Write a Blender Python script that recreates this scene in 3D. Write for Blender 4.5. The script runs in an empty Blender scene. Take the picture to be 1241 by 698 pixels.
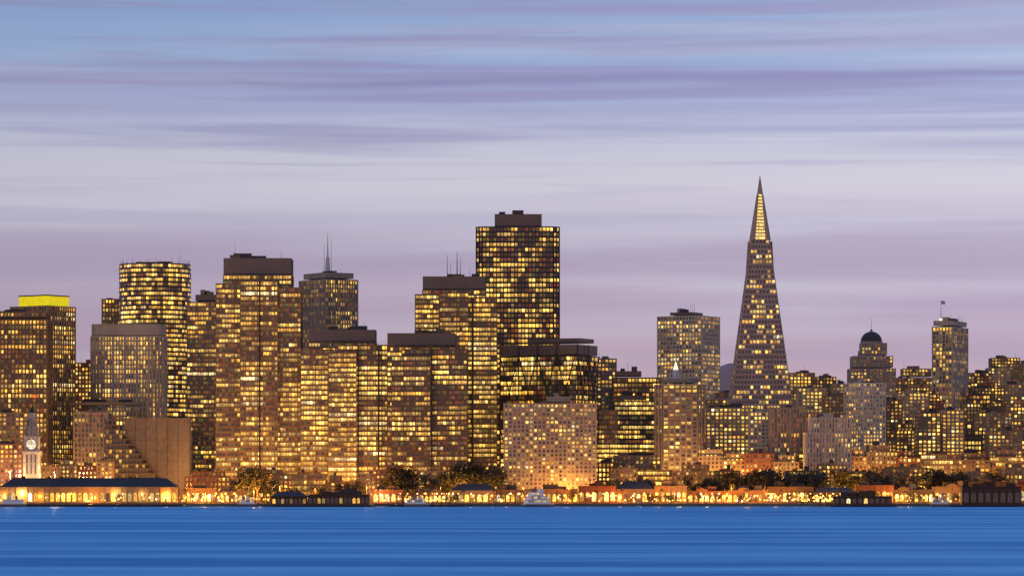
import bpy, math, random
import numpy as np
from mathutils import Vector, noise as mnoise
F=4478.0; CH=10.0; HY=597.0; G=2.5
def X(px,D): return (px-620.5)/F*D
def Z(py,D): return CH+(HY-py)/F*D
def lin(c):
    return tuple(((v/255)/12.92 if v/255<=0.04045 else ((v/255+0.055)/1.055)**2.4) for v in c)
scn=bpy.context.scene
scn.view_settings.view_transform='Standard'; scn.view_settings.look='None'; scn.view_settings.exposure=0
# ---------------------------------------------------------------- materials
def nm(name):
    m=bpy.data.materials.new(name); m.use_nodes=True
    return m,m.node_tree.nodes,m.node_tree.links,m.node_tree.nodes['Principled BSDF']
def wallmat(name,col,rough=0.8,var=0.3,metal=0.0,scale=0.06):
    m,N,L,P=nm(name)
    tc=N.new('ShaderNodeTexCoord')
    mp=N.new('ShaderNodeMapping'); mp.inputs['Scale'].default_value=(1,1,0.35)
    n1=N.new('ShaderNodeTexNoise'); n1.inputs['Scale'].default_value=scale; n1.inputs['Detail'].default_value=5
    n2=N.new('ShaderNodeTexNoise'); n2.inputs['Scale'].default_value=0.9; n2.inputs['Detail'].default_value=3
    L.new(tc.outputs['Object'],mp.inputs[0]); L.new(mp.outputs[0],n1.inputs['Vector']); L.new(mp.outputs[0],n2.inputs['Vector'])
    a=N.new('ShaderNodeMath'); a.operation='ADD'; L.new(n1.outputs[0],a.inputs[0]); L.new(n2.outputs[0],a.inputs[1])
    mr=N.new('ShaderNodeMapRange'); mr.inputs[1].default_value=0.6; mr.inputs[2].default_value=1.4
    mr.inputs[3].default_value=1-var; mr.inputs[4].default_value=1+var
    L.new(a.outputs[0],mr.inputs[0])
    oi=N.new('ShaderNodeObjectInfo'); rv=N.new('ShaderNodeMapRange'); rv.inputs[3].default_value=.78; rv.inputs[4].default_value=1.12; L.new(oi.outputs['Random'],rv.inputs[0])
    mm=N.new('ShaderNodeMath'); mm.operation='MULTIPLY'; L.new(mr.outputs[0],mm.inputs[0]); L.new(rv.outputs[0],mm.inputs[1])
    v=N.new('ShaderNodeVectorMath'); v.operation='SCALE'; v.inputs[0].default_value=col
    L.new(mm.outputs[0],v.inputs['Scale']); L.new(v.outputs[0],P.inputs['Base Color'])
    P.inputs['Roughness'].default_value=rough; P.inputs['Metallic'].default_value=metal
    return m
def emat(name,col,s):
    m,N,L,P=nm(name)
    P.inputs['Base Color'].default_value=(*col,1)
    P.inputs['Emission Color'].default_value=(*col,1); P.inputs['Emission Strength'].default_value=s
    n=N.new('ShaderNodeTexNoise'); n.inputs['Scale'].default_value=0.3
    tc=N.new('ShaderNodeTexCoord'); L.new(tc.outputs['Object'],n.inputs['Vector'])
    mr=N.new('ShaderNodeMapRange'); mr.inputs[3].default_value=s*0.6; mr.inputs[4].default_value=s*1.4
    L.new(n.outputs[0],mr.inputs[0]); L.new(mr.outputs[0],P.inputs['Emission Strength'])
    m.cycles.emission_sampling='NONE'
    return m
def winmat():
    m,N,L,P=nm('window_glass')
    P.inputs['Base Color'].default_value=(0.14,0.115,0.12,1); P.inputs['Metallic'].default_value=0.6
    P.inputs['Roughness'].default_value=0.18
    at=N.new('ShaderNodeAttribute'); at.attribute_name='lit'
    uv=N.new('ShaderNodeUVMap'); uv.uv_map='UVMap'
    sp=N.new('ShaderNodeSeparateXYZ'); L.new(uv.outputs[0],sp.inputs[0])
    mr=N.new('ShaderNodeMapRange'); mr.inputs[3].default_value=0.6; mr.inputs[4].default_value=1.35
    L.new(sp.outputs[1],mr.inputs[0])
    tc=N.new('ShaderNodeTexCoord'); n=N.new('ShaderNodeTexNoise'); n.inputs['Scale'].default_value=0.8; n.inputs['Detail'].default_value=2
    L.new(tc.outputs['Object'],n.inputs['Vector'])
    m2=N.new('ShaderNodeMapRange'); m2.inputs[1].default_value=0.3; m2.inputs[2].default_value=0.7; m2.inputs[3].default_value=0.3; m2.inputs[4].default_value=1.7
    L.new(n.outputs[0],m2.inputs[0])
    mu=N.new('ShaderNodeMath'); mu.operation='MULTIPLY'; L.new(mr.outputs[0],mu.inputs[0]); L.new(m2.outputs[0],mu.inputs[1])
    L.new(at.outputs['Color'],P.inputs['Emission Color']); L.new(mu.outputs[0],P.inputs['Emission Strength'])
    m.cycles.emission_sampling='NONE'
    return m
WIN=winmat()
W=dict(
 brown=wallmat('brown_concrete',(0.21,0.13,0.07)),
 dbrown=wallmat('dark_granite',(0.065,0.042,0.036),0.5),
 mech=wallmat('mechanical_louvres',(0.17,0.13,0.12)),
 beige=wallmat('beige_concrete',(0.44,0.33,0.22)),
 white=wallmat('white_concrete',(0.62,0.51,0.39)),
 tan=wallmat('tan_stone',(0.33,0.22,0.125)),
 grey=wallmat('grey_stone',(0.34,0.28,0.24)),
 brick=wallmat('red_brick',(0.27,0.10,0.05)),
 black=wallmat('black_steel',(0.03,0.022,0.02),0.5),
 quartz=wallmat('crushed_quartz',(0.36,0.27,0.22)),
)
ROOF=wallmat('roof_gravel',(0.08,0.07,0.07)); DARKGL=wallmat('spandrel_glass',(0.05,0.037,0.032),0.25,0.2,0.3)
METAL=wallmat('white_painted_metal',(0.6,0.6,0.6),0.4); SLATE=wallmat('slate_roof',(0.05,0.043,0.045),0.7)
CROWN=emat('lit_crown',lin((225,205,10)),0.75); LITGOLD=emat('floodlit_panel',(1,0.62,0.16),1.0); REDL=emat('red_flag_glow',(1.0,0.16,0.02),0.9)
LITW=emat('white_beacon',(1,0.85,0.6),1.5)
# ---------------------------------------------------------------- mesh helper
class M:
    def __init__(s): s.v=[];s.f=[];s.m=[];s.c=[]
    def poly(s,pts,mat,col=(0,0,0)):
        b=len(s.v); s.v.extend(pts); s.f.append(tuple(range(b,b+len(pts)))); s.m.append(mat); s.c.append(col)
    def box(s,a,u,n,s0,s1,d0,d1,z0,z1,mat):
        def p(ss,d,z): return (a[0]+u[0]*ss+n[0]*d, a[1]+u[1]*ss+n[1]*d, z)
        s.poly([p(s0,d1,z0),p(s1,d1,z0),p(s1,d1,z1),p(s0,d1,z1)],mat)
        s.poly([p(s0,d0,z0),p(s0,d1,z0),p(s0,d1,z1),p(s0,d0,z1)],mat)
        s.poly([p(s1,d1,z0),p(s1,d0,z0),p(s1,d0,z1),p(s1,d1,z1)],mat)
        s.poly([p(s0,d1,z1),p(s1,d1,z1),p(s1,d0,z1),p(s0,d0,z1)],mat)
        s.poly([p(s0,d0,z0),p(s1,d0,z0),p(s1,d1,z0),p(s0,d1,z0)],mat)
    def bx(s,x0,x1,y0,y1,z0,z1,mat): s.prism([(x0,y0),(x1,y0),(x1,y1),(x0,y1)],z0,z1,mat)
    def prism(s,P,z0,z1,mat,top=None,P2=None):
        n=len(P); P2=P2 or P
        for i in range(n):
            a=P[i];b=P[(i+1)%n];c=P2[(i+1)%n];d=P2[i]
            s.poly([(a[0],a[1],z0),(b[0],b[1],z0),(c[0],c[1],z1),(d[0],d[1],z1)],mat)
        s.poly([(p[0],p[1],z1) for p in P2],mat if top is None else top)
        s.poly([(p[0],p[1],z0) for p in reversed(P)],mat)
    def cyl(s,x,y,r0,r1,z0,z1,n,mat):
        A=[(x+r0*math.cos(2*math.pi*i/n),y+r0*math.sin(2*math.pi*i/n)) for i in range(n)]
        B=[(x+r1*math.cos(2*math.pi*i/n),y+r1*math.sin(2*math.pi*i/n)) for i in range(n)]
        s.prism(A,z0,z1,mat,P2=B)
    def tube(s,p,q,r0,r1,n,mat):
        p=Vector(p);q=Vector(q);d=(q-p).normalized(); a=d.orthogonal().normalized(); b=d.cross(a)
        A=[p+(a*math.cos(t)+b*math.sin(t))*r0 for t in [2*math.pi*i/n for i in range(n)]]
        B=[q+(a*math.cos(t)+b*math.sin(t))*r1 for t in [2*math.pi*i/n for i in range(n)]]
        for i in range(n):
            j=(i+1)%n; s.poly([tuple(A[i]),tuple(A[j]),tuple(B[j]),tuple(B[i])],mat)
        s.poly([tuple(x) for x in B],mat)
    def data(s,name,mats):
        me=bpy.data.meshes.new(name); me.from_pydata(s.v,[],s.f)
        for m in mats: me.materials.append(m)
        me.polygons.foreach_set('material_index',np.array(s.m,dtype=np.int32))
        lens=np.array([len(f) for f in s.f]); cols=np.array([(*c,1.0) for c in s.c],dtype=np.float32)
        ca=me.color_attributes.new('lit','FLOAT_COLOR','CORNER')
        ca.data.foreach_set('color',np.repeat(cols,lens,axis=0).ravel())
        uv=me.uv_layers.new(name='UVMap'); base=[(0,0),(1,0),(1,1),(0,1)]
        U=[]
        for l in lens: U.extend(base if l==4 else [(0.5,0.5)]*l)
        uv.data.foreach_set('uv',np.array(U,dtype=np.float32).ravel())
        me.update(); return me
    def obj(s,name,mats,loc=(0,0,0),rot=0):
        return put(name,s.data(name,mats),loc,rot)
def put(name,me,loc,rot=0,scale=1):
    o=bpy.data.objects.new(name,me); o.location=loc; o.rotation_euler=(0,0,rot); o.scale=(scale,)*3 if not isinstance(scale,tuple) else scale
    scn.collection.objects.link(o); return o
# ---------------------------------------------------------------- facades
PAL=[(1.0,0.47,0.05),(1.0,0.53,0.08),(1.0,0.59,0.11),(1.0,0.65,0.17),(0.95,0.40,0.03),(1.0,0.80,0.42)]
PW=[3,5,5,4,2,0.8]
def litcol(r,br):
    c=r.choices(PAL,PW)[0]; k=br*min(2.0,max(0.10,r.lognormvariate(-0.3,0.65)))
    return tuple(x*k for x in c)
ST=dict(
 ec=dict(fh=3.9,bay=2.3,pw=.35,pd=.35,sh=1.6,sd=.22,wall='brown',lit=.62,br=.95,row=.35,keep=.72),
 ecd=dict(fh=3.9,bay=2.3,pw=.35,pd=.35,sh=1.6,sd=.22,wall='brown',lit=.45,br=.9,row=.4,keep=.72),
 dark=dict(fh=4.3,bay=3.0,pw=.8,pd=.9,sh=1.7,sd=.4,wall='dbrown',lit=.5,br=.95,row=.2,keep=.5),
 white=dict(fh=3.8,bay=3.1,pw=1.1,pd=.7,sh=1.5,sd=.45,wall='white',lit=.55,br=.9,row=.3,keep=.4),
 rib=dict(fh=3.9,bay=2.6,pw=1.1,pd=.9,sh=1.1,sd=.3,wall='grey',lit=.5,br=.8,row=.3,keep=.4),
 ribb=dict(fh=3.9,bay=2.8,pw=1.1,pd=.8,sh=1.3,sd=.3,wall='tan',lit=.55,br=1.,row=.35,keep=.5),
 ribw=dict(fh=3.9,bay=2.4,pw=1.15,pd=.9,sh=1.1,sd=.3,wall='beige',lit=.6,br=.85,row=.3,keep=.4),
 round=dict(fh=4.0,bay=3.0,pw=.3,pd=.2,sh=1.7,sd=.35,wall='dbrown',lit=.75,br=1.1,row=.5,keep=.75),
 apt=dict(fh=3.1,bay=3.4,pw=1.5,pd=.35,sh=1.3,sd=.2,wall='beige',lit=.5,br=.95,row=0,keep=.2),
 aptw=dict(fh=3.1,bay=3.2,pw=1.3,pd=.5,sh=1.3,sd=.25,wall='white',lit=.5,br=.95,row=0,keep=.2),
 aptt=dict(fh=3.2,bay=3.2,pw=1.4,pd=.35,sh=1.3,sd=.2,wall='tan',lit=.5,br=.95,row=0,keep=.2),
 aptg=dict(fh=3.2,bay=3.3,pw=1.5,pd=.35,sh=1.4,sd=.2,wall='brown',lit=.42,br=.85,row=0,keep=.2),
 brick=dict(fh=3.6,bay=3.2,pw=1.4,pd=.35,sh=1.5,sd=.2,wall='brick',lit=.5,br=.95,row=0,keep=.1),
 mech=dict(fh=30,bay=1.6,pw=.6,pd=.12,sh=.6,sd=.16,wall='mech',lit=0,br=0,row=0,keep=0,par=.4),
 blank=dict(fh=8,bay=12,pw=.5,pd=.16,sh=.3,sd=.1,wall='beige',lit=0,br=0,row=0,keep=0,nowin=1,par=.6,solid=1),
 alcoa=dict(fh=3.9,bay=2.6,pw=.35,pd=.3,sh=1.2,sd=.2,wall='black',lit=.6,br=1.1,row=.6,keep=.7),
)
def facade(m,a,b,z0,z1,S,r,win=True,ext=True,mw=0,core=1):
    L=math.hypot(b[0]-a[0],b[1]-a[1]); u=((b[0]-a[0])/L,(b[1]-a[1])/L); n=(u[1],-u[0])
    nf=max(1,round((z1-z0)/S['fh'])); fh=(z1-z0)/nf; nb=max(1,round(L/S['bay'])); bw=L/nb
    sh=min(S['sh'],fh*.6); pw=min(S['pw'],bw*.6); pd=S['pd']
    for i in range(nf): m.box(a,u,n,0,L,0,S['sd'],z0+i*fh,z0+i*fh+sh,mw)
    big=r.choice([4,5,6]) if 1.7<S['bay']<2.5 else 0
    for j in range(nb+1):
        w2=pw/2*(2.0 if big and j%big==0 else 1)
        s0=j*bw-w2; s1=j*bw+w2; pq=pd*(1.5 if w2>pw/2 and 0<j<nb else 1)
        if j==0: s0=-pd if ext else 0
        if j==nb: s1=L
        m.box(a,u,n,s0,s1,0,pq,z0,z1,mw)
    if not win or S.get('nowin'): return
    off=r.uniform(0,500)
    for i in range(nf):
        p=S['lit']*(1-S['row'])+S['row']*(1.0 if r.random()<S['lit'] else 0.0)
        fb=r.uniform(.6,1.3); st=r.random()<p
        za=z0+i*fh+sh; zb=z0+(i+1)*fh; bc=r.choices(PAL,PW)[0]
        if S['row']>.25 and nf>14 and r.random()<.05: p=.02   # unlit plant floors
        for j in range(nb):
            g=mnoise.noise(Vector((a[0]+u[0]*j*bw+off,a[1],z0+i*fh))*.05)*1.5
            pp=min(.98,max(.03,p+g*S['lit'])) if p>.03 else p
            if r.random()>S['keep']: st=r.random()<pp
            s0=j*bw+pw/2; s1=(j+1)*bw-pw/2
            if st:
                c=litcol(r,S['br']*fb*(1+g*.6))
                if S['row']>0: k=max(c); c=tuple(.6*bc[q]*k+.4*c[q] for q in range(3))
            elif r.random()<.5 and S['lit']>0: c=tuple(x*r.uniform(.03,.2) for x in (1,.42,.06))  # faint warm glow also put into the colour of unlit windows
            else: c=(0.006,0.004,0.002)
            d=.04
            m.poly([(a[0]+u[0]*s0+n[0]*d,a[1]+u[1]*s0+n[1]*d,za),(a[0]+u[0]*s1+n[0]*d,a[1]+u[1]*s1+n[1]*d,za),
                    (a[0]+u[0]*s1+n[0]*d,a[1]+u[1]*s1+n[1]*d,zb),(a[0]+u[0]*s0+n[0]*d,a[1]+u[1]*s0+n[1]*d,zb)],2,c)
def offs(P,d):
    n=len(P); out=[]
    for i in range(n):
        p=Vector(P[i-1]);q=Vector(P[i]);w=Vector(P[(i+1)%n])
        e1=(q-p).normalized();e2=(w-q).normalized(); n1=Vector((e1.y,-e1.x));n2=Vector((e2.y,-e2.x))
        t=(n1+n2).normalized(); k=d/max(.3,t.dot(n1)); out.append((q.x+t.x*k,q.y+t.y*k))
    return out
def block(m,P,z0,z1,S,r,rot=0,ext=True,par=1.2,mw=0):
    par=S.get('par',par)
    m.prism(P,z0,z1,mw if S.get('solid') else 1,top=3)
    for i in range(len(P)):
        a=P[i];b=P[(i+1)%len(P)]
        L=math.hypot(b[0]-a[0],b[1]-a[1]); ux,uy=(b[0]-a[0])/L,(b[1]-a[1])/L; nx,ny=uy,-ux
        wy=nx*math.sin(rot)+ny*math.cos(rot)
        facade(m,a,b,z0,z1,S,r,win=(wy<0.5),ext=ext,mw=mw)
    m.prism(offs(P,S['pd']+.06),z1,z1+par,mw,top=3)
def rect(x0,x1,y0,y1): return [(x0,y0),(x1,y0),(x1,y1),(x0,y1)]
def rooftop(m,x0,x1,y0,y1,z,r,n=3,ant=2):
    w=x1-x0;t=y1-y0
    for k in range(n):
        bw=w*r.uniform(.12,.3);bt=t*r.uniform(.15,.35);cx=r.uniform(x0+bw,x1-bw);cy=r.uniform(y0+bt,y1-bt)
        m.bx(cx-bw/2,cx+bw/2,cy-bt/2,cy+bt/2,z+.01*k,z+r.uniform(1.8,4.2),3 if r.random()<.5 else 0)
    for k in range(ant):
        m.cyl(r.uniform(x0+1,x1-1),r.uniform(y0+1,y1-1),.15,.08,z,z+r.uniform(4,9),5,3)
seed=[10]
def T(name,x0,x1,yt,D,st,T_=30,th=0,xc=None,blocks=None,shape='rect',wall=None,roof=(3,1),base=G,extra=None,lit=None,br=None,shade_strips=None):
    seed[0]+=1; r=random.Random(seed[0]*7+3)
    S=dict(ST[st]) if isinstance(st,str) else dict(st)
    if wall: S['wall']=wall
    if lit is not None: S['lit']=lit
    if br is not None: S['br']=br
    s=D/F
    rot=math.radians(th)
    Wd=(x1-x0)*s; Tt=T_
    if th and xc is not None:
        if th>0: Tt=(xc-x0)*s/math.sin(rot); Wd=(x1-xc)*s/math.cos(rot)
        else: Wd=(xc-x0)*s/math.cos(rot); Tt=(x1-xc)*s/math.sin(-rot)
    m=M(); mats=[W[S['wall']],DARKGL,WIN,ROOF,W['mech'],METAL,CROWN,LITW,LITGOLD,SLATE] 
    H=lambda y: Z(y,D)-base
    if blocks is None: blocks=[(0,1,0,1,yt,None,None)]
    top=0
    for b in blocks:
        u0,u1,v0,v1,y=b[:5]; yb=b[5] if len(b)>5 else None; s2=b[6] if len(b)>6 else None
        bx0=-Wd/2+u0*Wd;bx1=-Wd/2+u1*Wd;by0=-Tt/2+v0*Tt;by1=-Tt/2+v1*Tt
        S2=S if s2 is None else (dict(ST[s2]) )
        mw=0 if s2 is None else (4 if s2=='mech' else 0)
        sp=s2 is None or s2=='blank'
        if shape=='round' and sp:
            P=[((bx0+bx1)/2+(bx1-bx0)/2*math.cos(2*math.pi*i/40),(by0+by1)/2+(by1-by0)/2*math.sin(2*math.pi*i/40)) for i in range(40)]; e=False
        elif shape=='rr' and sp:
            rr=9; P=[]; e=False
            for cx,cy,a0 in ((bx1-rr,by0+rr,-90),(bx1-rr,by1-rr,0),(bx0+rr,by1-rr,90),(bx0+rr,by0+rr,180)):
                for k in range(6):
                    a=math.radians(a0+k*18); P.append((cx+rr*math.cos(a),cy+rr*math.sin(a)))
        elif shape=='cham' and sp:
            c=5; e=False; P=[(bx0+c,by0),(bx1-c,by0),(bx1,by0+c),(bx1,by1-c),(bx1-c,by1),(bx0+c,by1),(bx0,by1-c),(bx0,by0+c)]
        else: P=rect(bx0,bx1,by0,by1); e=True
        block(m,P,0 if yb is None else H(yb)+1.2,H(y)-1.2,S2,r,rot,e,mw=mw)
        if H(y)>top: top=H(y); tb=(bx0,bx1,by0,by1)
    if roof[0] or roof[1]: rooftop(m,*tb,top-.62,r,*roof)
    for (u,y) in (shade_strips or []):
        x=-Wd/2+u*Wd; m.bx(x-.65,x+.65,-Tt*.66,-Tt*.3,0,H(y)-.5,1)  # dark bars standing in for shaded recesses between the staggered slabs
    if extra: extra(m,Wd,Tt,H,s)
    return m.obj(name,mats,(X((x0+x1)/2,D),D,base),rot)
def ant(x0,x1,lst):
    def f(m,Wd,Tt,H,s):
        for px,yt,yb,r0,r1,mat in lst:
            m.cyl((px-(x0+x1)/2)*s,0,r0,r1,H(yb)-1,H(yt),8,mat)
    return f
# ================================================================ DOWNTOWN, left part
T('office_tower',-34,60,379,2950,'ribb',T_=34,blocks=[(0,1,0,1,388),(0,.98,.05,.9,379,388,None)],wall='brown',lit=.55)
def crown(m,Wd,Tt,H,s):
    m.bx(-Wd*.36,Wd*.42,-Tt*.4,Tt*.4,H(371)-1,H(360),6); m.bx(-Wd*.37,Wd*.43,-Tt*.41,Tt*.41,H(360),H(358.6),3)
T('office_tower',14,90,372,3040,'ribb',th=-35,xc=62,wall='tan',extra=crown,roof=(0,0),lit=.65)
T('office_building',93,113,440,3250,'brick',T_=25,roof=(2,1))
T('office_building',-30,36,500,2830,'aptt',T_=22,lit=.7,br=1.2)
T('office_building',93,168,489,3000,'ribb',T_=30,wall='beige',blocks=[(0,1,0,1,498),(-.03,1.03,-.05,.9,487,493,'blank')])
T('office_building',92,132,500,2900,'ribb',T_=22,wall='grey',roof=(1,0),lit=.3)
T('office_building',113,200,393,3060,'ribw',T_=40,shape='rr',blocks=[(0,1,0,1,408),(.001,.999,.001,.999,393,409,'blank')],lit=.65,wall='white',roof=(0,1))
T('office_tower',126,148,363,3350,'ribb',T_=24,wall='brown')
def cal(m,Wd,Tt,H,s):
    R=Wd/2-1
    for i in range(26):
        a=2*math.pi*i/26; m.cyl(R*math.cos(a),R*math.sin(a),.2,.1,H(321)-1,H(321)+random.Random(i).uniform(2,5),4,3)
T('round_office_tower',145,231,321,3220,'round',T_=62,shape='round',extra=cal,roof=(3,2))
T('office_tower',229,268,367,3110,'ecd',T_=34,blocks=[(0,1,0,1,367),(.25,.9,.1,.9,357,367,'mech')],wall='tan')
T('office_tower',262,368,340,2920,'ecd',T_=36,blocks=[(.1,.87,.1,.9,334),(.102,.868,.102,.895,313,335,'mech'),(.02,.5,.0,.8,345),(.55,.98,-.05,.7,350),(.3,.72,-.12,.5,342)],extra=ant(262,368,[(285,294,313,.2,.1,5)]),lit=.55,shade_strips=[(.52,342)])
T('office_tower',363,433,331,3260,'rib',th=35,xc=396,blocks=[(0,1,0,1,340),(.08,.95,.08,.95,331,340,'blank')],
  extra=ant(363,433,[(397,312,331,2.6,1.5,5),(397,283,312,.8,.15,5),(392,296,331,.3,.15,5),(402,289,331,.3,.15,5)]),lit=.42,roof=(2,0))
T('office_tower',366,478,418,2900,'ec',T_=36,blocks=[(.08,.8,.2,1,415),(.082,.798,.202,.99,399,416,'mech'),(.0,.35,.05,.7,424),(.4,1,-.02,.6,419),(.3,.6,-.1,.4,428)],lit=.82,br=1.05,shade_strips=[(.62,419),(.84,419)])
T('office_tower',468,566,420,2880,'ec',T_=34,blocks=[(.02,.86,.2,1,420),(.022,.858,.202,.99,403,421,'mech'),(.2,1,-.04,.7,424),(.08,.55,-.12,.4,432)],lit=.5,br=.9,shade_strips=[(.57,424)])
T('office_tower',504,602,355,3010,'ec',T_=36,blocks=[(.09,.86,.1,.9,352),(.092,.858,.102,.895,335,353,'mech'),(.0,.4,.0,.8,358),(.5,1,-.05,.7,362),(.3,.65,-.12,.5,356)],
  extra=ant(504,602,[(542,309,335,.3,.15,3),(554,306,335,.5,.2,3),(558,312,335,.3,.1,3),(546,318,335,.2,.1,3)]),lit=.68,shade_strips=[(.7,362)])
T('skyscraper',578,677,277,3180,'dark',T_=48,shape='cham',blocks=[(0,1,0,1,277),(.22,.79,.2,.8,260,277,'mech')],roof=(3,0),lit=.47,br=1.05)
# braced office building
def brace(m,Wd,Tt,H,s):
    zt=H(432);zb=2; hgt=zt-zb
    def beams(a,u,n,L,cols):
        for k in range(cols):
            c0=L*k/cols;c1=L*(k+1)/cols
            for r0 in range(2):
                za=zb+hgt*r0/2;zc=zb+hgt*(r0+1)/2
                for q in ((c0,za,c1,zc),(c0,zc,c1,za)):
                    p=lambda ss,z:(a[0]+u[0]*ss+n[0]*1.6,a[1]+u[1]*ss+n[1]*1.6,z)
                    m.tube(p(q[0],q[1]),p(q[2],q[3]),.55,.55,6,0)
            m.tube((a[0]+u[0]*c0+n[0]*1.6,a[1]+u[1]*c0+n[1]*1.6,0),(a[0]+u[0]*c0+n[0]*1.6,a[1]+u[1]*c0+n[1]*1.6,H(419)),.5,.5,6,0)
    beams((-Wd/2,-Tt/2),(1,0),(0,-1),Wd,4); beams((Wd/2,-Tt/2),(0,1),(1,0),Tt,2)
T('braced_office_building',607,724,418,2960,'alcoa',th=-26,xc=697,blocks=[(0,1,0,1,432),(.001,.999,.001,.999,418,433,'mech'),(.3,.98,.2,.9,410,418,'mech')],extra=brace,roof=(0,0),lit=.55)
T('apartment_building',611,722,489,2800,'aptw',T_=24,blocks=[(0,1,0,1,489),(.46,.72,.2,.8,480,489,'blank')],lit=.5,br=.95,wall='beige')
# hotel with terraces
m=M(); D=2880; s=D/F; cx=X(170,D); zt=Z(508,D)-G; nfl=17
mt=[wallmat('hotel_concrete',(.21,.165,.13)),DARKGL,WIN,ROOF,wallmat('terrace_concrete',(.13,.10,.08)),METAL]
m.bx(X(150,D)-cx,X(228,D)-cx,6,30,0,zt,0); m.bx(X(149,D)-cx,X(229,D)-cx,5.5,30.5,zt,zt+1.2,0)
for k in range(1,6): m.bx(X(150+k*13,D)-cx,X(150.4+k*13,D)-cx,5.8,6.0,0,zt,3)
for k in range(1,8): m.bx(X(150,D)-cx,X(228,D)-cx,5.88,6.0,zt*k/8,zt*k/8+.15,3)
r=random.Random(4)
for i in range(nfl):
    z0=zt*i/nfl; z1=zt*(i+1)/nfl; xr=X(130+(1-i/nfl)*84,D)-cx; xl=X(128,D)-cx
    m.bx(xl,xr,-8+i*.5,5.45,z0,z1-.9,1); m.bx(xl-.3,xr+.6,-9+i*.5,5.4,z1-.9,z1-.02,4)
    x=xl+.5
    while x<xr-2.2:
        c=litcol(r,.55) if r.random()<.3 else (.01,.008,.006)
        m.poly([(x,-8.05+i*.5,z0+.3),(x+2,-8.05+i*.5,z0+.3),(x+2,-8.05+i*.5,z1-1),(x,-8.05+i*.5,z1-1)],2,c); x+=2.6
m.obj('terraced_hotel',mt,(cx,D,G))
# ================================================================ middle right
T('office_building',700,728,452,3250,'aptg',T_=30)
T('office_building',724,746,435,3350,'white',T_=25,wall='grey')
T('office_building',743,799,450,3230,'dark',T_=30,wall='brown',blocks=[(0,1,0,1,458),(.05,.6,.1,.9,449,458,'mech')],lit=.5)
T('office_building',722,748,497,2980,'ecd',T_=25)
T('office_building',744,799,478,3080,'ecd',T_=25,wall='dbrown',blocks=[(0,1,0,1,486),(.1,.7,.1,.9,478,486,'mech')],lit=.5)
T('apartment_building',744,800,552,2850,'aptt',T_=20)
T('apartment_building',720,748,560,2840,'brick',T_=20)
T('office_tower',797,872,384,3450,'white',th=-28,xc=848,roof=(3,5),blocks=[(0,1,0,1,384),(.2,.7,.2,.8,378,384,'mech')],lit=.6)
def crown2(m,Wd,Tt,H,s):
    for k in range(9):
        x=-Wd*.4+Wd*.8*k/8; m.cyl(x,-Tt*.3,.35,.1,H(460),H(452),5,5)
    m.cyl(-Wd*.08,0,3.2,2.4,H(458)-1,H(448),8,5); m.cyl(-Wd*.08,0,2.0,.2,H(448),H(438),8,7); m.cyl(-Wd*.08,0,.25,.1,H(438),H(426),6,5)
T('apartment_tower',795,852,460,2900,dict(ST['aptw'],bay=4.2,pw=1.5,pd=1.3,lit=.5),T_=26,shape='cham',blocks=[(0,1,0,1,466),(.12,.88,.12,.88,458,466,'blank')],extra=crown2,roof=(0,0),wall='grey')
T('apartment_building',856,893,477,3150,'aptt',T_=22,blocks=[(0,1,0,1,484),(.3,.95,.1,.9,476,484,None)])
T('apartment_building',850,912,494,2960,'apt',T_=24,lit=.72,br=1.05)
T('apartment_building',908,936,499,2940,'aptw',T_=20,lit=.35)
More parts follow.
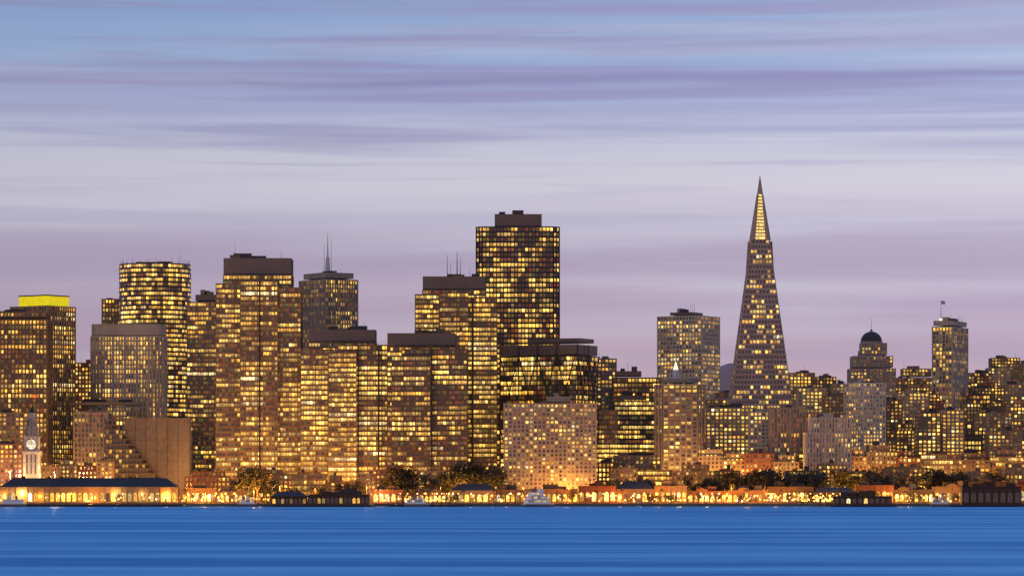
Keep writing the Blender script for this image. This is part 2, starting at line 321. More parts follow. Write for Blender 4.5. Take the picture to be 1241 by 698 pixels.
# pyramid
def pyramid():
    D=3020; s=D/F; m=M(); r=random.Random(99)
    zt=Z(212,D)-G; k=10.6/80.0
    h=lambda z:(zt-z)*k
    fl=(Z(292,D)-G); n1=52; fh=fl/n1
    zc=Z(236,D)-G
    fr=[((1,0),(0,-1)),((0,1),(1,0)),((-1,0),(0,1)),((0,-1),(-1,0))]
    def P(u,n,ss,z,d): return (u[0]*ss+n[0]*(h(z)+d),u[1]*ss+n[1]*(h(z)+d),z)
    sq=lambda z,d:[(-h(z)-d,-h(z)-d),(h(z)+d,-h(z)-d),(h(z)+d,h(z)+d),(-h(z)-d,h(z)+d)]
    m.prism(sq(0,0),0,zc,1,P2=sq(zc,0))
    for i in range(n1):
        za=i*fh; zb=za+fh*.42; ze=za+fh
        m.prism(sq(za,.35),za,zb,0,P2=sq(zb,.35))
        for q,(u,n) in enumerate(fr):
            w=h(ze)*2; nb=max(2,round(w/2.7)); bw=w/nb
            fp=.48 if r.random()<.8 else .12; st=False
            for j in range(nb+1):
                sc=-w/2+j*bw; a=max(-w/2-.3,sc-.4); b=min(w/2+.3,sc+.4)
                for (A,B,C,E) in [(P(u,n,a,zb,.3),P(u,n,b,zb,.3),P(u,n,b,ze,.3),P(u,n,a,ze,.3)),(P(u,n,a,zb,0),P(u,n,a,zb,.3),P(u,n,a,ze,.3),P(u,n,a,ze,0)),(P(u,n,b,zb,.3),P(u,n,b,zb,0),P(u,n,b,ze,0),P(u,n,b,ze,.3))]:
                    m.poly([A,B,C,E],0)
            if q==2: continue
            for j in range(nb):
                if r.random()>.4: st=r.random()<fp
                c=litcol(r,1.1) if st else (.006,.004,.003)
                a=-w/2+j*bw+.4;b=a+bw-.8
                m.poly([P(u,n,a,zb,.05),P(u,n,b,zb,.05),P(u,n,b,ze,.05),P(u,n,a,ze,.05)],2,c)
    nl=14; zs=fl
    for i in range(nl):
        za=zs+(zc-zs)*i/nl; ze=zs+(zc-zs)*(i+1)/nl; zb=za+(ze-za)*.3
        m.prism(sq(za,.3),za,zb,0,P2=sq(zb,.3))
        for u,n in fr:
            a=-h(ze)*.6;b=-a
            m.poly([P(u,n,a,zb,.05),P(u,n,b,zb,.05),P(u,n,b,ze,.05),P(u,n,a,ze,.05)],2,(1.1,.72,.18) if r.random()<.75 else (.5,.3,.08))
            for sg in (-1,1):
                m.tube(P(u,n,sg*h(za)*.84,za,.12),P(u,n,sg*h(ze)*.84,ze,.12),h(za)*.18,h(ze)*.18,5,0)
    m.prism(sq(zc,.2),zc,zt-.2,0,P2=[(-.12,-.12),(.12,-.12),(.12,.12),(-.12,.12)])
    zw0=Z(345,D)-G; xw=15.2*s; zw1=Z(293,D)-G; t=4.2
    for sg in (-1,1):
        A=[(sg*h(zw0)*.6,-t),(sg*(xw+1.6),-t),(sg*(xw+1.6),t),(sg*h(zw0)*.6,t)]
        B=[(sg*h(zw1)*.6,-t*.8),(sg*xw*.96,-t*.8),(sg*xw*.96,t*.8),(sg*h(zw1)*.6,t*.8)]
        if sg<0: A=A[::-1];B=B[::-1]
        m.prism(A,zw0,zw1,0,P2=B)
    m.obj('pyramid_skyscraper',[W['quartz'],DARKGL,WIN,ROOF,W['mech'],METAL],(X(921,D),D,G),0)
pyramid()
# right of the pyramid
T('office_building',933,1001,494,2890,'ribw',T_=24,lit=.12,wall='grey',blocks=[(0,.62,0,1,494),(.6,1,.1,.9,500)])
T('office_building',976,1029,506,2860,'ribw',T_=22,lit=.2,wall='white',blocks=[(0,1,0,1,524),(.1,1,.15,.9,506)])
T('apartment_tower',1024,1072,464,2960,'aptw',th=32,xc=1044,lit=.5,roof=(3,2))
T('apartment_building',956,986,452,3500,'aptt',T_=25); T('apartment_building',984,1012,457,3480,'aptg',T_=22); T('apartment_building',1008,1034,465,3450,'apt',T_=22)
T('apartment_building',966,1000,470,3300,'apt',T_=22,lit=.6); T('apartment_building',998,1030,480,3250,'aptt',T_=22)
def dome(m,Wd,Tt,H,s):
    zb=H(414); R=13*s
    m.cyl(0,0,R*1.05,R*1.05,H(420)-1,zb,16,0)
    for k in range(7):
        a0=k/7*math.pi/2;a1=(k+1)/7*math.pi/2
        m.cyl(0,0,R*math.cos(a0),max(.3,R*math.cos(a1)),zb+R*.95*math.sin(a0),zb+R*.95*math.sin(a1),16,9)
    m.cyl(0,0,1.4,1.0,zb+R*.9,zb+R*1.15,8,0); m.cyl(0,0,.3,.1,zb+R*1.1,H(385),6,5)
    for k in range(8):
        a=math.pi/4*k+.2; m.cyl(R*1.25*math.cos(a),R*1.25*math.sin(a),1.1,.3,H(436),H(424),6,0)
T('domed_tower',1029,1083,432,3650,'aptt',T_=38,blocks=[(0,1,.0,1,447),(.06,.94,.06,.94,432,447,None),(.26,.82,.2,.8,416,432,None)],extra=dome,roof=(0,0),lit=.3,wall='grey')
T('apartment_building',1083,1132,447,3750,'aptt',T_=26,blocks=[(0,1,0,1,458),(.2,.9,.1,.9,447,458,None)])
T('apartment_building',1086,1124,476,3300,'apt',T_=22,lit=.55); T('apartment_building',1068,1092,485,3200,'aptg',T_=20)
def tpole(m,Wd,Tt,H,s):
    x=(1140-1151.5)*s
    m.cyl(x,0,2.2,1.6,H(396),H(386),8,7); m.cyl(x,0,.45,.12,H(386),H(364),6,5)
    m.cyl((1166-1151.5)*s,0,.2,.1,H(390),H(383),5,3)
    m.poly([(x,0,H(364)),(x+4,.4,H(365)),(x+4,.4,H(369)),(x,0,H(368))],5)
T('hotel_tower',1128,1175,389,3600,dict(ST['ribw'],bay=3.2,pw=1.2),th=-24,xc=1150,extra=tpole,roof=(2,2),lit=.5,wall='white',blocks=[(0,1,0,1,397),(.02,.98,.02,.98,389,397,'blank')])
T('apartment_tower',1111,1138,500,3010,'apt',T_=22,lit=.65,wall='tan',br=1.15); T('apartment_tower',1140,1166,497,3020,'apt',T_=22,lit=.75,br=1.15)
for a in [(1172,1200,452,3900,'aptt'),(1196,1222,446,3950,'apt'),(1200,1234,434,4050,'aptg'),(1222,1262,441,4000,'aptt'),(1176,1215,470,3600,'aptg'),(1212,1252,466,3650,'apt'),
          (1166,1186,489,3350,'aptg'),(1184,1224,500,3200,'aptt'),(1196,1236,522,3000,'aptt'),(1222,1262,480,3300,'aptt')]:
    T('apartment_building',*a,T_=24,lit=.45)
# random city fill
rr=random.Random(5)
def fill(p0,p1,ylo,yhi,D0,D1,wmin,wmax,name,sts,lit=None,T_=18):
    p=p0
    while p<p1:
        w=rr.uniform(wmin,wmax); D=rr.uniform(D0,D1); y=rr.uniform(ylo,yhi)
        T(name,p,p+w-.4,y,D,rr.choice(sts),T_=T_,lit=lit if lit is not None else rr.uniform(.25,.6),roof=(2,1),
          blocks=[(0,1,0,1,y+rr.choice([0,4,6])),(rr.uniform(.05,.3),rr.uniform(.6,.95),.1,.9,y-2)] )
        p+=w
AP=['apt','aptt','aptg','aptt','brick','dark','ecd','apt']
fill(940,1262,478,500,3380,3460,24,44,'apartment_building',AP)
fill(950,1262,456,480,3780,3860,20,36,'apartment_building',AP)
fill(846,1262,512,540,3100,3160,28,52,'apartment_building',AP)
fill(60,372,520,545,3280,3330,25,40,'office_building',['ribb','ecd','brick'])
fill(225,1262,562,578,2815,2840,28,60,'commercial_building',['aptt','brick','ecd','aptg'],lit=.6,T_=14)
fill(846,1200,540,560,2870,2900,26,50,'apartment_building',AP,lit=.5)
fill(52,130,556,568,2800,2830,18,30,'commercial_building',['brick','aptt'],lit=.7,T_=14)
T('brick_building',-30,29,538,2760,'brick',T_=20,lit=.65,br=1.0)
# ================================================================ waterfront
def archshed(name,x0,x1,yt,D,wall,T_=14,lit=.8,roofm=SLATE,hip=True,fb=1.0,arch=4.2):
    seed[0]+=1; r=random.Random(seed[0]); s=D/F; Wd=(x1-x0)*s; cx=X((x0+x1)/2,D); H=Z(yt,D)-G; wh=H*(.62 if hip else .9)
    m=M(); m.bx(-Wd/2,Wd/2,-T_/2,T_/2,0,wh,0)
    n=max(3,int(Wd/arch)); bw=Wd/n
    for j in range(n):
        c=-Wd/2+(j+.5)*bw; aw=bw*.33; y=-T_/2-.06; zs=wh*.12; zm=wh*.55
        pts=[(c-aw,y,zs),(c+aw,y,zs),(c+aw,y,zm)]+[(c+aw*math.cos(t),y,zm+aw*math.sin(t)) for t in [math.pi*k/6 for k in range(1,6)]]+[(c-aw,y,zm)]
        m.poly(pts,2,litcol(r,1.3*fb) if r.random()<lit else (.02,.01,.004))
        m.bx(c-bw/2-.25,c-bw/2+.25,-T_/2-.4,-T_/2-.002,0,wh-.5,0)
        m.bx(c-.08,c+.08,y-.12,y-.01,zs,zm,1)
    m.bx(-Wd/2-.5,Wd/2+.5,-T_/2-.7,T_/2+.7,wh,wh+.45,0)
    if hip:
        A=rect(-Wd/2-.4,Wd/2+.4,-T_/2-.6,T_/2+.6); q=min(T_*.4,Wd*.2); B=rect(-Wd/2+q,Wd/2-q,-.6,.6); m.prism(A,wh+.452,H,3,P2=B)
        for k in range(max(1,int(Wd/18))): 
            x=-Wd/2+q+(Wd-2*q)*r.random(); m.bx(x-.8,x+.8,-1.4,1.4,H-.5,H+1.2,3)
    else:
        rooftop(m,-Wd/2,Wd/2,-T_/2,T_/2,wh+.44,r,4,2)
        if r.random()<.5:
            x=r.uniform(-.3,.3)*Wd; m.poly([(x-4,-T_/2-.72,wh+.45),(x+4,-T_/2-.72,wh+.45),(x+4,-T_/2-.72,wh+1.6),(x,-T_/2-.72,wh+2.8),(x-4,-T_/2-.72,wh+1.6)],0)
    return m.obj(name,[wall,DARKGL,WIN,roofm,W['mech']],(cx,D,G))
WS=[wallmat('ochre_stucco',(.26,.14,.06)),wallmat('dark_timber',(.10,.055,.03)),wallmat('rust_brick',(.24,.075,.03)),wallmat('brown_stucco',(.17,.10,.055)),wallmat('cream_stucco',(.36,.25,.14))]
archshed('ferry_terminal_building',2,216,579,2716,WS[4],T_=22,lit=.9,arch=4.0,fb=1.1)
# clock tower
m=M(); D=2735; s=D/F; H=lambda y: Z(y,D)-G
m.bx(-5.8,5.8,-5.8,5.8,0,H(548),0)
for zz in (H(575),H(562)): m.bx(-6.1,6.1,-6.1,6.1,zz,zz+.5,0)
for a in (-3.2,0,3.2):
    m.bx(a-.55,a+.55,-5.95,-5.802,H(576)+1,H(551),1); m.bx(5.802,5.95,a-.55,a+.55,H(576)+1,H(551),1)
m.bx(-6.6,6.6,-6.6,6.6,H(548),H(546.5),0); m.bx(-5.2,5.2,-5.2,5.2,H(546.5),H(530),0)
pts=[(3.7*math.cos(t),-5.35,H(538.4)+3.7*math.sin(t)) for t in [2*math.pi*k/24 for k in range(24)]]; m.poly(pts,2,(1.0,.8,.5))
pts=[(4.2*math.cos(t),-5.28,H(538.4)+4.2*math.sin(t)) for t in [2*math.pi*k/24 for k in range(24)]]; m.poly(pts,1)
m.bx(-.18,.18,-5.6,-5.45,H(538.4),H(538.4)+3,1); m.bx(0,2.2,-5.6,-5.45,H(538.4)-.2,H(538.4)+.2,1)
m.bx(-5.9,5.9,-5.9,5.9,H(530),H(528.5),0)
for (hw,ya,yb) in ((4.2,528.5,518),(3.1,517,508)):
    m.bx(-hw*.6,hw*.6,-hw*.6,hw*.6,H(ya),H(yb),0)
    for i in range(4):
        for sx,sy in ((-hw+2*hw*i/3,-hw),(-hw+2*hw*i/3,hw),(-hw,-hw+2*hw*i/3),(hw,-hw+2*hw*i/3)): m.cyl(sx,sy,.45,.4,H(ya),H(yb),6,0)
    m.bx(-hw-.7,hw+.7,-hw-.7,hw+.7,H(yb),H(yb)+.7,0)
m.cyl(0,0,2.4,2.2,H(507),H(500),12,0); m.cyl(0,0,2.4,.4,H(500),H(493),12,3); m.cyl(0,0,.15,.08,H(494),H(478),5,3)
m.poly([(0,0,H(478)),(3,.3,H(479)),(3,.3,H(482)),(0,0,H(481.5))],4)  # flag's red carries its own glow
m.obj('clock_tower',[wallmat('cream_stone',(.75,.62,.45)),W['mech'],WIN,SLATE,REDL],(X(39,D),D,G))
def pier(name,x0,x1,D0,D1,z=1.6):
    m=M(); xa=X(x0,D0);xb=X(x1,D0); cx=(xa+xb)/2
    m.bx(xa-cx,xb-cx,0,D1-D0,z-.8,z,0)
    x=xa-cx+1
    while x<xb-cx-.5:
        for y in (.8,(D1-D0)/2): m.cyl(x,y,.3,.3,-2,z-.8,6,1)
        m.cyl(x,.3,.06,.06,z,z+1.1,4,1); x+=3
    m.bx(xa-cx,xb-cx,.25,.35,z+1.1,z+1.2,1)
    return m.obj(name,[W['dbrown'],W['dbrown']],(cx,D0,0))
pier('pier',318,452,2655,2689.5); pier('pier',1150,1241,2655,2689.5); pier('pier',470,560,2665,2689.5); pier('pier',0,222,2672,2689.5); pier('pier',1000,1090,2666,2689.5)
def pshed(name,x0,x1,yt,D,wall,**k):
    o=archshed(name,x0,x1,yt,D,wall,**k); o.location.z=1.6; return o
pshed('pier_restaurant',330,372,594,2672,WS[1],T_=12,lit=.35,fb=.6,arch=3); pshed('pier_restaurant',374,448,597,2674,WS[1],T_=12,lit=.4,fb=.6,arch=3,hip=False)
pshed('pier_shed',1165,1236,586,2672,WS[1],T_=14,lit=.1,fb=.5,arch=5,hip=False)
pshed('pier_shed',1010,1080,599,2677,WS[1],T_=10,lit=.2,fb=.5,arch=4,hip=False)
wf=[(222,262,590),(263,300,594),(452,488,592),(489,546,595),(547,600,586),(601,636,592),(637,700,591),(701,746,587),(747,792,583),(793,832,587),(833,880,594),(881,930,593),(931,985,588),(986,1036,590),(1037,1082,586),(1083,1130,592),(1131,1174,588),(1175,1226,581),(1227,1262,585)]
for i,a in enumerate(wf):
    archshed('waterfront_building',a[0],a[1],a[2],2722,WS[(0,3,2,1,4,3,0,2,3,0,2,0,1,3,2,1,0,1,2)[i]],T_=14,lit=rr.uniform(.6,.98),hip=(i in (4,8,13)),fb=rr.uniform(1.0,1.6),arch=rr.uniform(3.0,4.6),roofm=[SLATE,ROOF][i%2])
# boats
PAINT=wallmat('white_boat_paint',(.8,.78,.74),.4,.08)
def boat(name,px,D,Ln,rot=0,sc=1.0,deck=2):
    r=random.Random(px); m=M(); h=Ln/2; b=Ln*.13
    hull=[(-h,-b*.8),(h*.55,-b),(h*.85,-b*.5),(h,0),(h*.85,b*.5),(h*.55,b),(-h,b*.8)]
    low=[(x*.93,y*.75) for x,y in hull]
    m.prism(low,-.6,2.0,1,P2=hull); m.prism(offs(hull,.12),2.0,2.5,0)
    z=2.5
    for k in range(deck):
        x0=-h*(.85-.12*k); x1=h*(.6-.2*k); w=b*(.85-.08*k)
        m.bx(x0,x1,-w,w,z,z+2.5,0)
        x=x0+.6
        while x<x1-1.2:
            m.poly([(x,-w-.03,z+1),(x+1,-w-.03,z+1),(x+1,-w-.03,z+2),(x,-w-.03,z+2)],2,litcol(r,.8) if r.random()<.6 else (.01,.01,.01)); x+=1.5
        m.bx(x0-.6,x1+.8,-w-.5,w+.5,z+2.5,z+2.7,0)
        for q in range(8): 
            xx=x0-.5+(x1-x0+1)*q/7; m.cyl(xx,-w-.4,.05,.05,z+2.7,z+3.6,4,0)
        m.bx(x0-.5,x1+.6,-w-.44,-w-.38,z+3.6,z+3.68,0)
        z+=2.7
    m.bx(h*.0,h*.22,-b*.5,b*.5,z,z+2.2,0); m.poly([(h*.22+.03,-b*.45,z+1),(h*.22+.03,b*.45,z+1),(h*.22+.03,b*.45,z+1.9),(h*.22+.03,-b*.45,z+1.9)],2)
    m.cyl(-h*.35,0,.9,.75,z,z+2.6,10,1); m.cyl(h*.1,0,.12,.06,z+2.2,z+7,5,0)
    return put(name,m.data(name,[PAINT,W['mech'],WIN]),(X(px,D),D,0),rot)
boat('ferry_boat',653,2635,26,.6,deck=3); boat('ferry_boat',14,2640,20,math.pi,deck=1); boat('ferry_boat',300,2662,14,0,deck=1); boat('tugboat',1140,2650,14,0,deck=1); boat('ferry_boat',506,2655,18,.2,deck=1)
# trees
def leafmat(n,c): return wallmat(n,c,.7,.5,scale=.5)
LM=[leafmat('foliage_light',(.07,.055,.022)),leafmat('foliage_dark',(.04,.04,.016)),wallmat('bark',(.09,.06,.04))]
def treemesh(sd,h=13):
    r=random.Random(sd); m=M(); th=h*.4
    m.tube((0,0,0),(r.uniform(-.4,.4),0,th),.4,.25,7,2); cl=[]
    for k in range(9):
        a=r.uniform(0,6.28); q=r.uniform(.1,.38)*h; z=r.uniform(.45,.9)*h
        p=(q*math.cos(a),q*math.sin(a),z); m.tube((0,0,th*r.uniform(.7,1)),p,.16,.05,5,2); cl.append((p,r.uniform(.12,.22)*h,r.randint(0,1)))
    for p,R,mt_ in cl:
        for k in range(75):
            d=Vector((r.gauss(0,1),r.gauss(0,1),r.gauss(0,.75))).normalized()*R*r.uniform(.35,1.05); c=Vector(p)+d
            a=Vector((r.uniform(-1,1),r.uniform(-1,1),r.uniform(-1,1))).normalized(); b=a.orthogonal().normalized(); e=r.uniform(.3,.6)
            m.poly([tuple(c-a*e),tuple(c+b*e*.6),tuple(c+a*e),tuple(c-b*e*.6)],mt_ if r.random()<.8 else 1-mt_)
    return m.data('tree_mesh',LM)
TM=[treemesh(i) for i in range(6)]
def palmmesh(sd):
    r=random.Random(sd); m=M(); h=11
    for k in range(5): m.tube((.1*k*k*.1,0,h*k/5),(.1*(k+1)**2*.1,0,h*(k+1)/5),.3-.02*k,.28-.02*k,7,2)
    for k in range(22):
        a=6.283*k/22+r.uniform(-.1,.1); up=r.uniform(-.2,1.0); p=Vector((.25,0,h)); d=Vector((math.cos(a),math.sin(a),up)).normalized()
        for q in range(5):
            n=p+d*.75; sd_=Vector((-math.sin(a),math.cos(a),0))*(.42-.06*q)
            m.poly([tuple(p-sd_),tuple(p+sd_),tuple(n+sd_*.85),tuple(n-sd_*.85)],k%2); p=n; d=(d+Vector((0,0,-.35))).normalized()
    return m.data('palm_mesh',LM)
PM=[palmmesh(i) for i in range(2)]
tr=random.Random(8)
def trees(p0,p1,n,D0,D1,s0,s1):
    for k in range(n):
        D=tr.uniform(D0,D1); put('tree',tr.choice(TM),(X(tr.uniform(p0,p1),D),D,G),tr.uniform(0,6),tr.uniform(s0,s1))
trees(290,335,8,2755,2790,1.3,2.1); trees(470,605,26,2755,2800,1.4,2.4); trees(230,470,12,2755,2780,.9,1.5); trees(720,900,18,2755,2790,1.0,1.6); trees(880,1165,48,2755,2795,1.3,2.1); trees(1160,1250,12,2755,2790,1.3,1.8)
trees(860,1240,26,2709,2711,.4,.7); trees(460,860,14,2709,2711,.4,.6)
for k in range(26):
    D=2703; put('palm_tree',PM[k%2],(X(225+k*38+tr.uniform(-8,8),D),D,G),tr.uniform(0,6),tr.uniform(.7,1.0))
# ================================================================ ground, water, hills
m=M(); 
m.poly([(-30000,2690,G),(30000,2690,G),(30000,60000,G),(-30000,60000,G)],0); m.poly([(-30000,2690,-3),(30000,2690,-3),(30000,2690,G),(-30000,2690,G)],0)
m.obj('ground',[wallmat('pavement_concrete',(.13,.115,.10))])
m=M(); m.poly([(-3000,2740,G+.004),(3000,2740,G+.004),(3000,2750,G+.004),(-3000,2750,G+.004)],0)
for k in range(-60,60): m.poly([(k*8,2744.9,G+.008),(k*8+4,2744.9,G+.008),(k*8+4,2745.1,G+.008),(k*8,2745.1,G+.008)],1)
m.bx(-3000,3000,2739.6,2739.9,G,G+.13,2)
m.obj('road',[wallmat('asphalt',(.05,.05,.05)),wallmat('road_paint',(.8,.8,.8)),wallmat('kerb_stone',(.35,.33,.3))])
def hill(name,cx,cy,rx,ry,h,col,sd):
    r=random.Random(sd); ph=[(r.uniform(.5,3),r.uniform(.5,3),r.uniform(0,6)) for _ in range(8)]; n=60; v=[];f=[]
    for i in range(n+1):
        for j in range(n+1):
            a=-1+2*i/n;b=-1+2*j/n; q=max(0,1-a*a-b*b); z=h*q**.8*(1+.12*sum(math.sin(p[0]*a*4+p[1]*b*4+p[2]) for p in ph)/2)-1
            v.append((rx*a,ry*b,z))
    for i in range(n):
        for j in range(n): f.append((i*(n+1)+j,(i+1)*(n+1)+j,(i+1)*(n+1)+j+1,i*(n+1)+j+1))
    me=bpy.data.meshes.new(name); me.from_pydata(v,[],f); me.materials.append(wallmat(name+'_surface',col,.95,.3,scale=.01)); put(name,me,(cx,cy,G))
hill('hill',X(905,6500),6500,190,190,Z(462,6500),lin((165,145,150)),3)  # distance haze painted into this far hill's pale mauve colour
hill('hill',X(1180,3900),3900,360,420,60,(.07,.065,.05),5)
# water: bay, mostly diffuse blue with paler noise streaks and a faint soft sheen
m,N,L,P=nm('bay_water')
tc=N.new('ShaderNodeTexCoord')
def noise(scale,detail,mapsc):
    mp=N.new('ShaderNodeMapping'); mp.inputs['Scale'].default_value=mapsc; L.new(tc.outputs['Object'],mp.inputs[0])
    n=N.new('ShaderNodeTexNoise'); n.inputs['Scale'].default_value=scale; n.inputs['Detail'].default_value=detail; L.new(mp.outputs[0],n.inputs['Vector']); return n
n1=noise(1,5,(.0028,.016,1)); n2=noise(1,4,(.014,.07,1))
mx=N.new('ShaderNodeMath'); mx.operation='MULTIPLY_ADD'; mx.inputs[1].default_value=.5; L.new(n2.outputs[0],mx.inputs[0]); L.new(n1.outputs[0],mx.inputs[2])
cr=N.new('ShaderNodeValToRGB'); L.new(mx.outputs[0],cr.inputs[0]); e=cr.color_ramp.elements
e[0].position=.62; e[0].color=(.035,.30,.62,1); e[1].position=.92; e[1].color=(.24,.70,.98,1)
df=N.new('ShaderNodeBsdfDiffuse'); L.new(cr.outputs[0],df.inputs[0])
gl=N.new('ShaderNodeBsdfGlossy'); gl.inputs['Color'].default_value=(.75,.85,1,1); gl.inputs['Roughness'].default_value=.3
b=N.new('ShaderNodeBump'); b.inputs['Strength'].default_value=.4; b.inputs['Distance'].default_value=2; n3=noise(1,3,(.05,.12,1)); L.new(n3.outputs[0],b.inputs['Height']); L.new(b.outputs[0],gl.inputs['Normal'])
ms=N.new('ShaderNodeMixShader'); ms.inputs[0].default_value=.11; L.new(df.outputs[0],ms.inputs[1]); L.new(gl.outputs[0],ms.inputs[2]); L.new(ms.outputs[0],N['Material Output'].inputs[0])
wm=M(); wm.poly([(-30000,-3000,0),(30000,-3000,0),(30000,2692,0),(-30000,2692,0)],0); wm.obj('water',[m])
# ================================================================ street lamps and clock tower floodlight masts
lm=M(); lm.cyl(0,0,.16,.1,0,8.6,6,0); lm.tube((0,0,8.4),(0,-1.3,9),.08,.06,5,0); lm.bx(-.3,.3,-1.9,-1.1,8.95,9.15,0); lm.cyl(0,0,.3,.3,0,.6,8,0)
LMD=lm.data('lamp_mesh',[W['mech']])
lr=random.Random(12)
def lamp(x,y,power,col=(1,.50,.12),sc=1.0,rad=.45):
    o=put('street_lamp',LMD,(x,y,G),0,sc)
    l=bpy.data.lights.new('bulb','POINT'); l.energy=power; l.color=col; l.shadow_soft_size=rad
    lo=bpy.data.objects.new('bulb',l); scn.collection.objects.link(lo); lo.parent=o; lo.location=(0,-1.5,8.4)
for k in range(60):
    px=6+k*20.8+lr.uniform(-9,9); D=lr.uniform(2694,2710)
    pw=lr.choice([2000,4000,6000,12000])*(2.5 if 840<px<990 or 225<px<290 else 1)
    lamp(X(px,D),D,pw,lr.choice([(1,.42,.07),(1,.33,.035),(1,.55,.16)]),lr.uniform(.4,.9),lr.choice([.7,1.0,1.4]))
for px in (12,66): lamp(X(px,2727),2729.5,40000,(1,.62,.3),2.6,.4)  # tall masts added as floodlights to brighten the clock tower
for k in range(40):
    px=-10+k*32+lr.uniform(-9,9); D=lr.uniform(2752,2795); lamp(X(px,D),D,lr.uniform(8000,42000),(1,.42,.07),lr.uniform(.9,1.4),.9)
for k in range(26):
    px=k*50+lr.uniform(-14,14); D=lr.uniform(2850,2865); pw=lr.uniform(25000,75000)
    lamp(X(px,D),D,pw*(.3 if 120<px<235 else 1),(1,.46,.09),1.3,.6)
# strings of small promenade lights
BULB=emat('sodium_bulb',(1,.45,.08),6); BULB2=emat('warm_bulb',(1,.75,.35),6)
m=M()
for k in range(520):
    x=lr.uniform(-400,400) if lr.random()<.6 else lr.choice([-230,-60,90,150,190,215,240])+lr.gauss(0,14); y=lr.choice([2693.5,2694.5,2708,2712]); z=lr.choice([1.6,2.2,3.0,4.2,5.5,7]); q=lr.choice([.2,.28,.4,.65])
    m.cyl(x,y,.05,.05,0,z-q,4,2); m.cyl(x,y,q*.5,q,z-q,z,6,lr.choice([0,0,1])); m.cyl(x,y,q,q*.4,z,z+q,6,0)
m.obj('promenade_lights',[BULB,BULB2,W['mech']],(0,0,G))
# ================================================================ sky
w=bpy.data.worlds.new('World'); scn.world=w; w.use_nodes=True; N=w.node_tree.nodes; L=w.node_tree.links
bg=N['Background']; tc=N.new('ShaderNodeTexCoord'); sp=N.new('ShaderNodeSeparateXYZ'); L.new(tc.outputs['Generated'],sp.inputs[0])
def wn(sc,detail,dist=0,rot=1.2):
    mp=N.new('ShaderNodeMapping'); mp.inputs['Scale'].default_value=sc; L.new(tc.outputs['Generated'],mp.inputs[0])
    mp.inputs['Rotation'].default_value=(0,math.radians(rot),0)
    n=N.new('ShaderNodeTexNoise'); n.inputs['Scale'].default_value=1; n.inputs['Detail'].default_value=detail; n.inputs['Distortion'].default_value=dist; L.new(mp.outputs[0],n.inputs['Vector']); return n.outputs[0]
def mth(op,a,b=None,c=None):
    n=N.new('ShaderNodeMath'); n.operation=op
    for i,x in enumerate((a,b,c)):
        if x is None: continue
        if isinstance(x,(int,float)): n.inputs[i].default_value=x
        else: L.new(x,n.inputs[i])
    return n.outputs[0]
def mrange(x,a,b,c,d,smooth=False):
    n=N.new('ShaderNodeMapRange'); L.new(x,n.inputs[0])
    if smooth: n.interpolation_type='SMOOTHSTEP'
    for i,q in enumerate((a,b,c,d)): n.inputs[i+1].default_value=q
    return n.outputs[0]
def mix(f,a,b,bt='MIX'):
    n=N.new('ShaderNodeMixRGB'); n.blend_type=bt
    for i,x in enumerate((f,a,b)):
        if isinstance(x,(int,float)): n.inputs[i].default_value=x
        elif isinstance(x,tuple): n.inputs[i].default_value=(*x,1)
        else: L.new(x,n.inputs[i])
    return n.outputs[0]
warp=wn((6,6,34),7)
v=mth('ADD',sp.outputs[2],mth('MULTIPLY',mth('SUBTRACT',warp,.5),.013))
fac=mth('DIVIDE',v,.14)
cr=N.new('ShaderNodeValToRGB'); L.new(fac,cr.inputs[0])
stops=[(600,(188,163,172)),(450,(184,162,178)),(400,(178,160,182)),(350,(181,168,191)),(318,(171,159,185)),(288,(176,167,191)),(262,(192,187,207)),(225,(203,200,214)),(185,(194,196,215)),(152,(180,186,214)),(138,(164,169,204)),(124,(163,174,210)),(110,(156,165,205)),(102,(136,138,182)),(94,(150,160,202)),(76,(152,174,213)),(40,(145,169,210)),(0,(136,162,206))]
el=cr.color_ramp.elements
for i,(y,c) in enumerate(stops):
    pos=(597-y)/F/.14; pos=max(0,min(1,pos))
    q=el[i] if i<2 else el.new(pos)
    q.position=pos; q.color=(*lin(c),1)
col=cr.outputs[0]
st=wn((4,4,150),8,.7); sf=mrange(st,.48,.68,0,1,True); hm=mrange(sp.outputs[2],.06,.115,.15,.8)
col=mix(mth('MULTIPLY',sf,hm),col,lin((145,144,187)))
st3=wn((7,7,260),7,.6,-1.4); sf3=mrange(st3,.52,.7,0,.5,True); col=mix(mth('MULTIPLY',sf3,hm),col,lin((148,146,188)))
st2=wn((3,3,75),7,.5); sf2=mrange(st2,.46,.72,0,.5,True); col=mix(sf2,col,lin((200,202,219)))
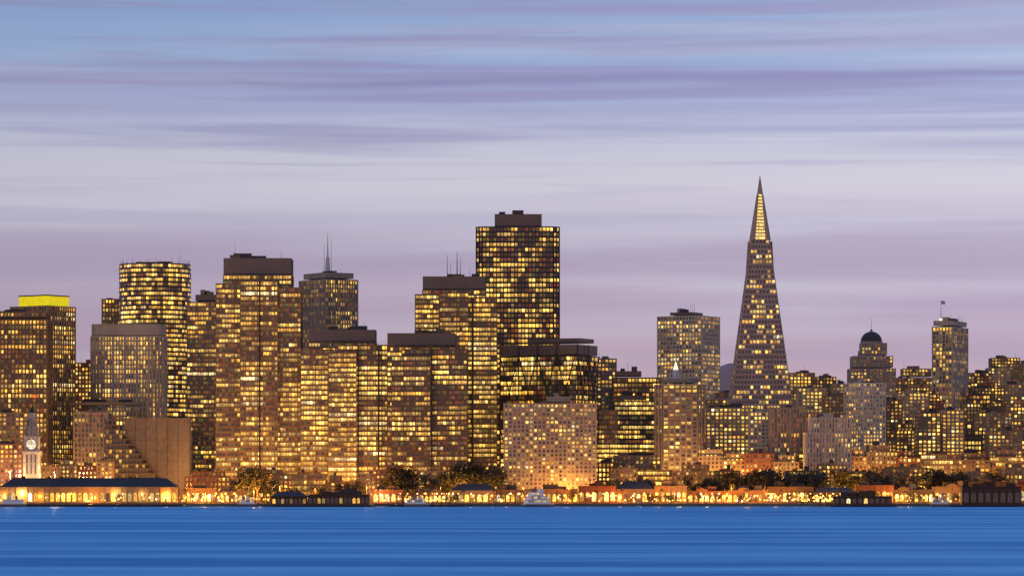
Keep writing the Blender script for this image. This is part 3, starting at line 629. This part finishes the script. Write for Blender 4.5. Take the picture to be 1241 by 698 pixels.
st4=wn((5,5,90),6,.4,.4); sf4=mrange(st4,.52,.75,0,.4,True); col=mix(mth('MULTIPLY',sf4,mrange(sp.outputs[2],.09,.06,0,1)),col,lin((160,148,180)))
lrn=mrange(sp.outputs[0],-.14,.14,.91,1.09); cb=N.new('ShaderNodeVectorMath'); cb.operation='SCALE'; L.new(col,cb.inputs[0]); L.new(lrn,cb.inputs['Scale']); col=cb.outputs[0]
hi=N.new('ShaderNodeValToRGB'); L.new(sp.outputs[2],hi.inputs[0]); h=hi.color_ramp.elements
h[0].position=.13; h[0].color=(*lin((132,162,208)),1); h[1].position=.9; h[1].color=(*lin((80,125,195)),1)
col=mix(mrange(sp.outputs[2],.14,.3,0,1,True),col,hi.outputs[0])
east=mrange(sp.outputs[1],.35,-.5,0,1,True)
lowe=mrange(sp.outputs[2],0,.6,1,0,True)
ecol=mix(lowe,lin((90,115,165)),lin((196,158,130)))
col=mix(east,col,ecol)
L.new(col,bg.inputs[0]); bg.inputs[1].default_value=1.0
sky=N.new('ShaderNodeTexSky'); sky.sky_type='NISHITA'; sky.sun_disc=False; sky.sun_elevation=math.radians(1); sky.sun_rotation=math.radians(0)
bg2=N.new('ShaderNodeBackground'); bg2.inputs[1].default_value=.001; L.new(sky.outputs[0],bg2.inputs[0])
ad=N.new('ShaderNodeAddShader'); L.new(bg.outputs[0],ad.inputs[0]); L.new(bg2.outputs[0],ad.inputs[1]); L.new(ad.outputs[0],N['World Output'].inputs[0])
sl=bpy.data.lights.new('afterglow_fill','SUN'); sl.energy=.25; sl.angle=math.radians(30); sl.color=(1,.74,.5)  # added soft fill for eastern afterglow; the real sun has set
so=bpy.data.objects.new('afterglow_fill',sl); scn.collection.objects.link(so); so.rotation_euler=(math.radians(68),0,math.radians(-28))
# camera
cd=bpy.data.cameras.new('camera'); cam=bpy.data.objects.new('camera',cd); scn.collection.objects.link(cam); scn.camera=cam
cam.location=(0,0,CH); cam.rotation_euler=(math.radians(90),0,0); cd.sensor_width=36; cd.lens=36*F/1241; cd.shift_y=(HY-349)/1241; cd.clip_start=1; cd.clip_end=100000
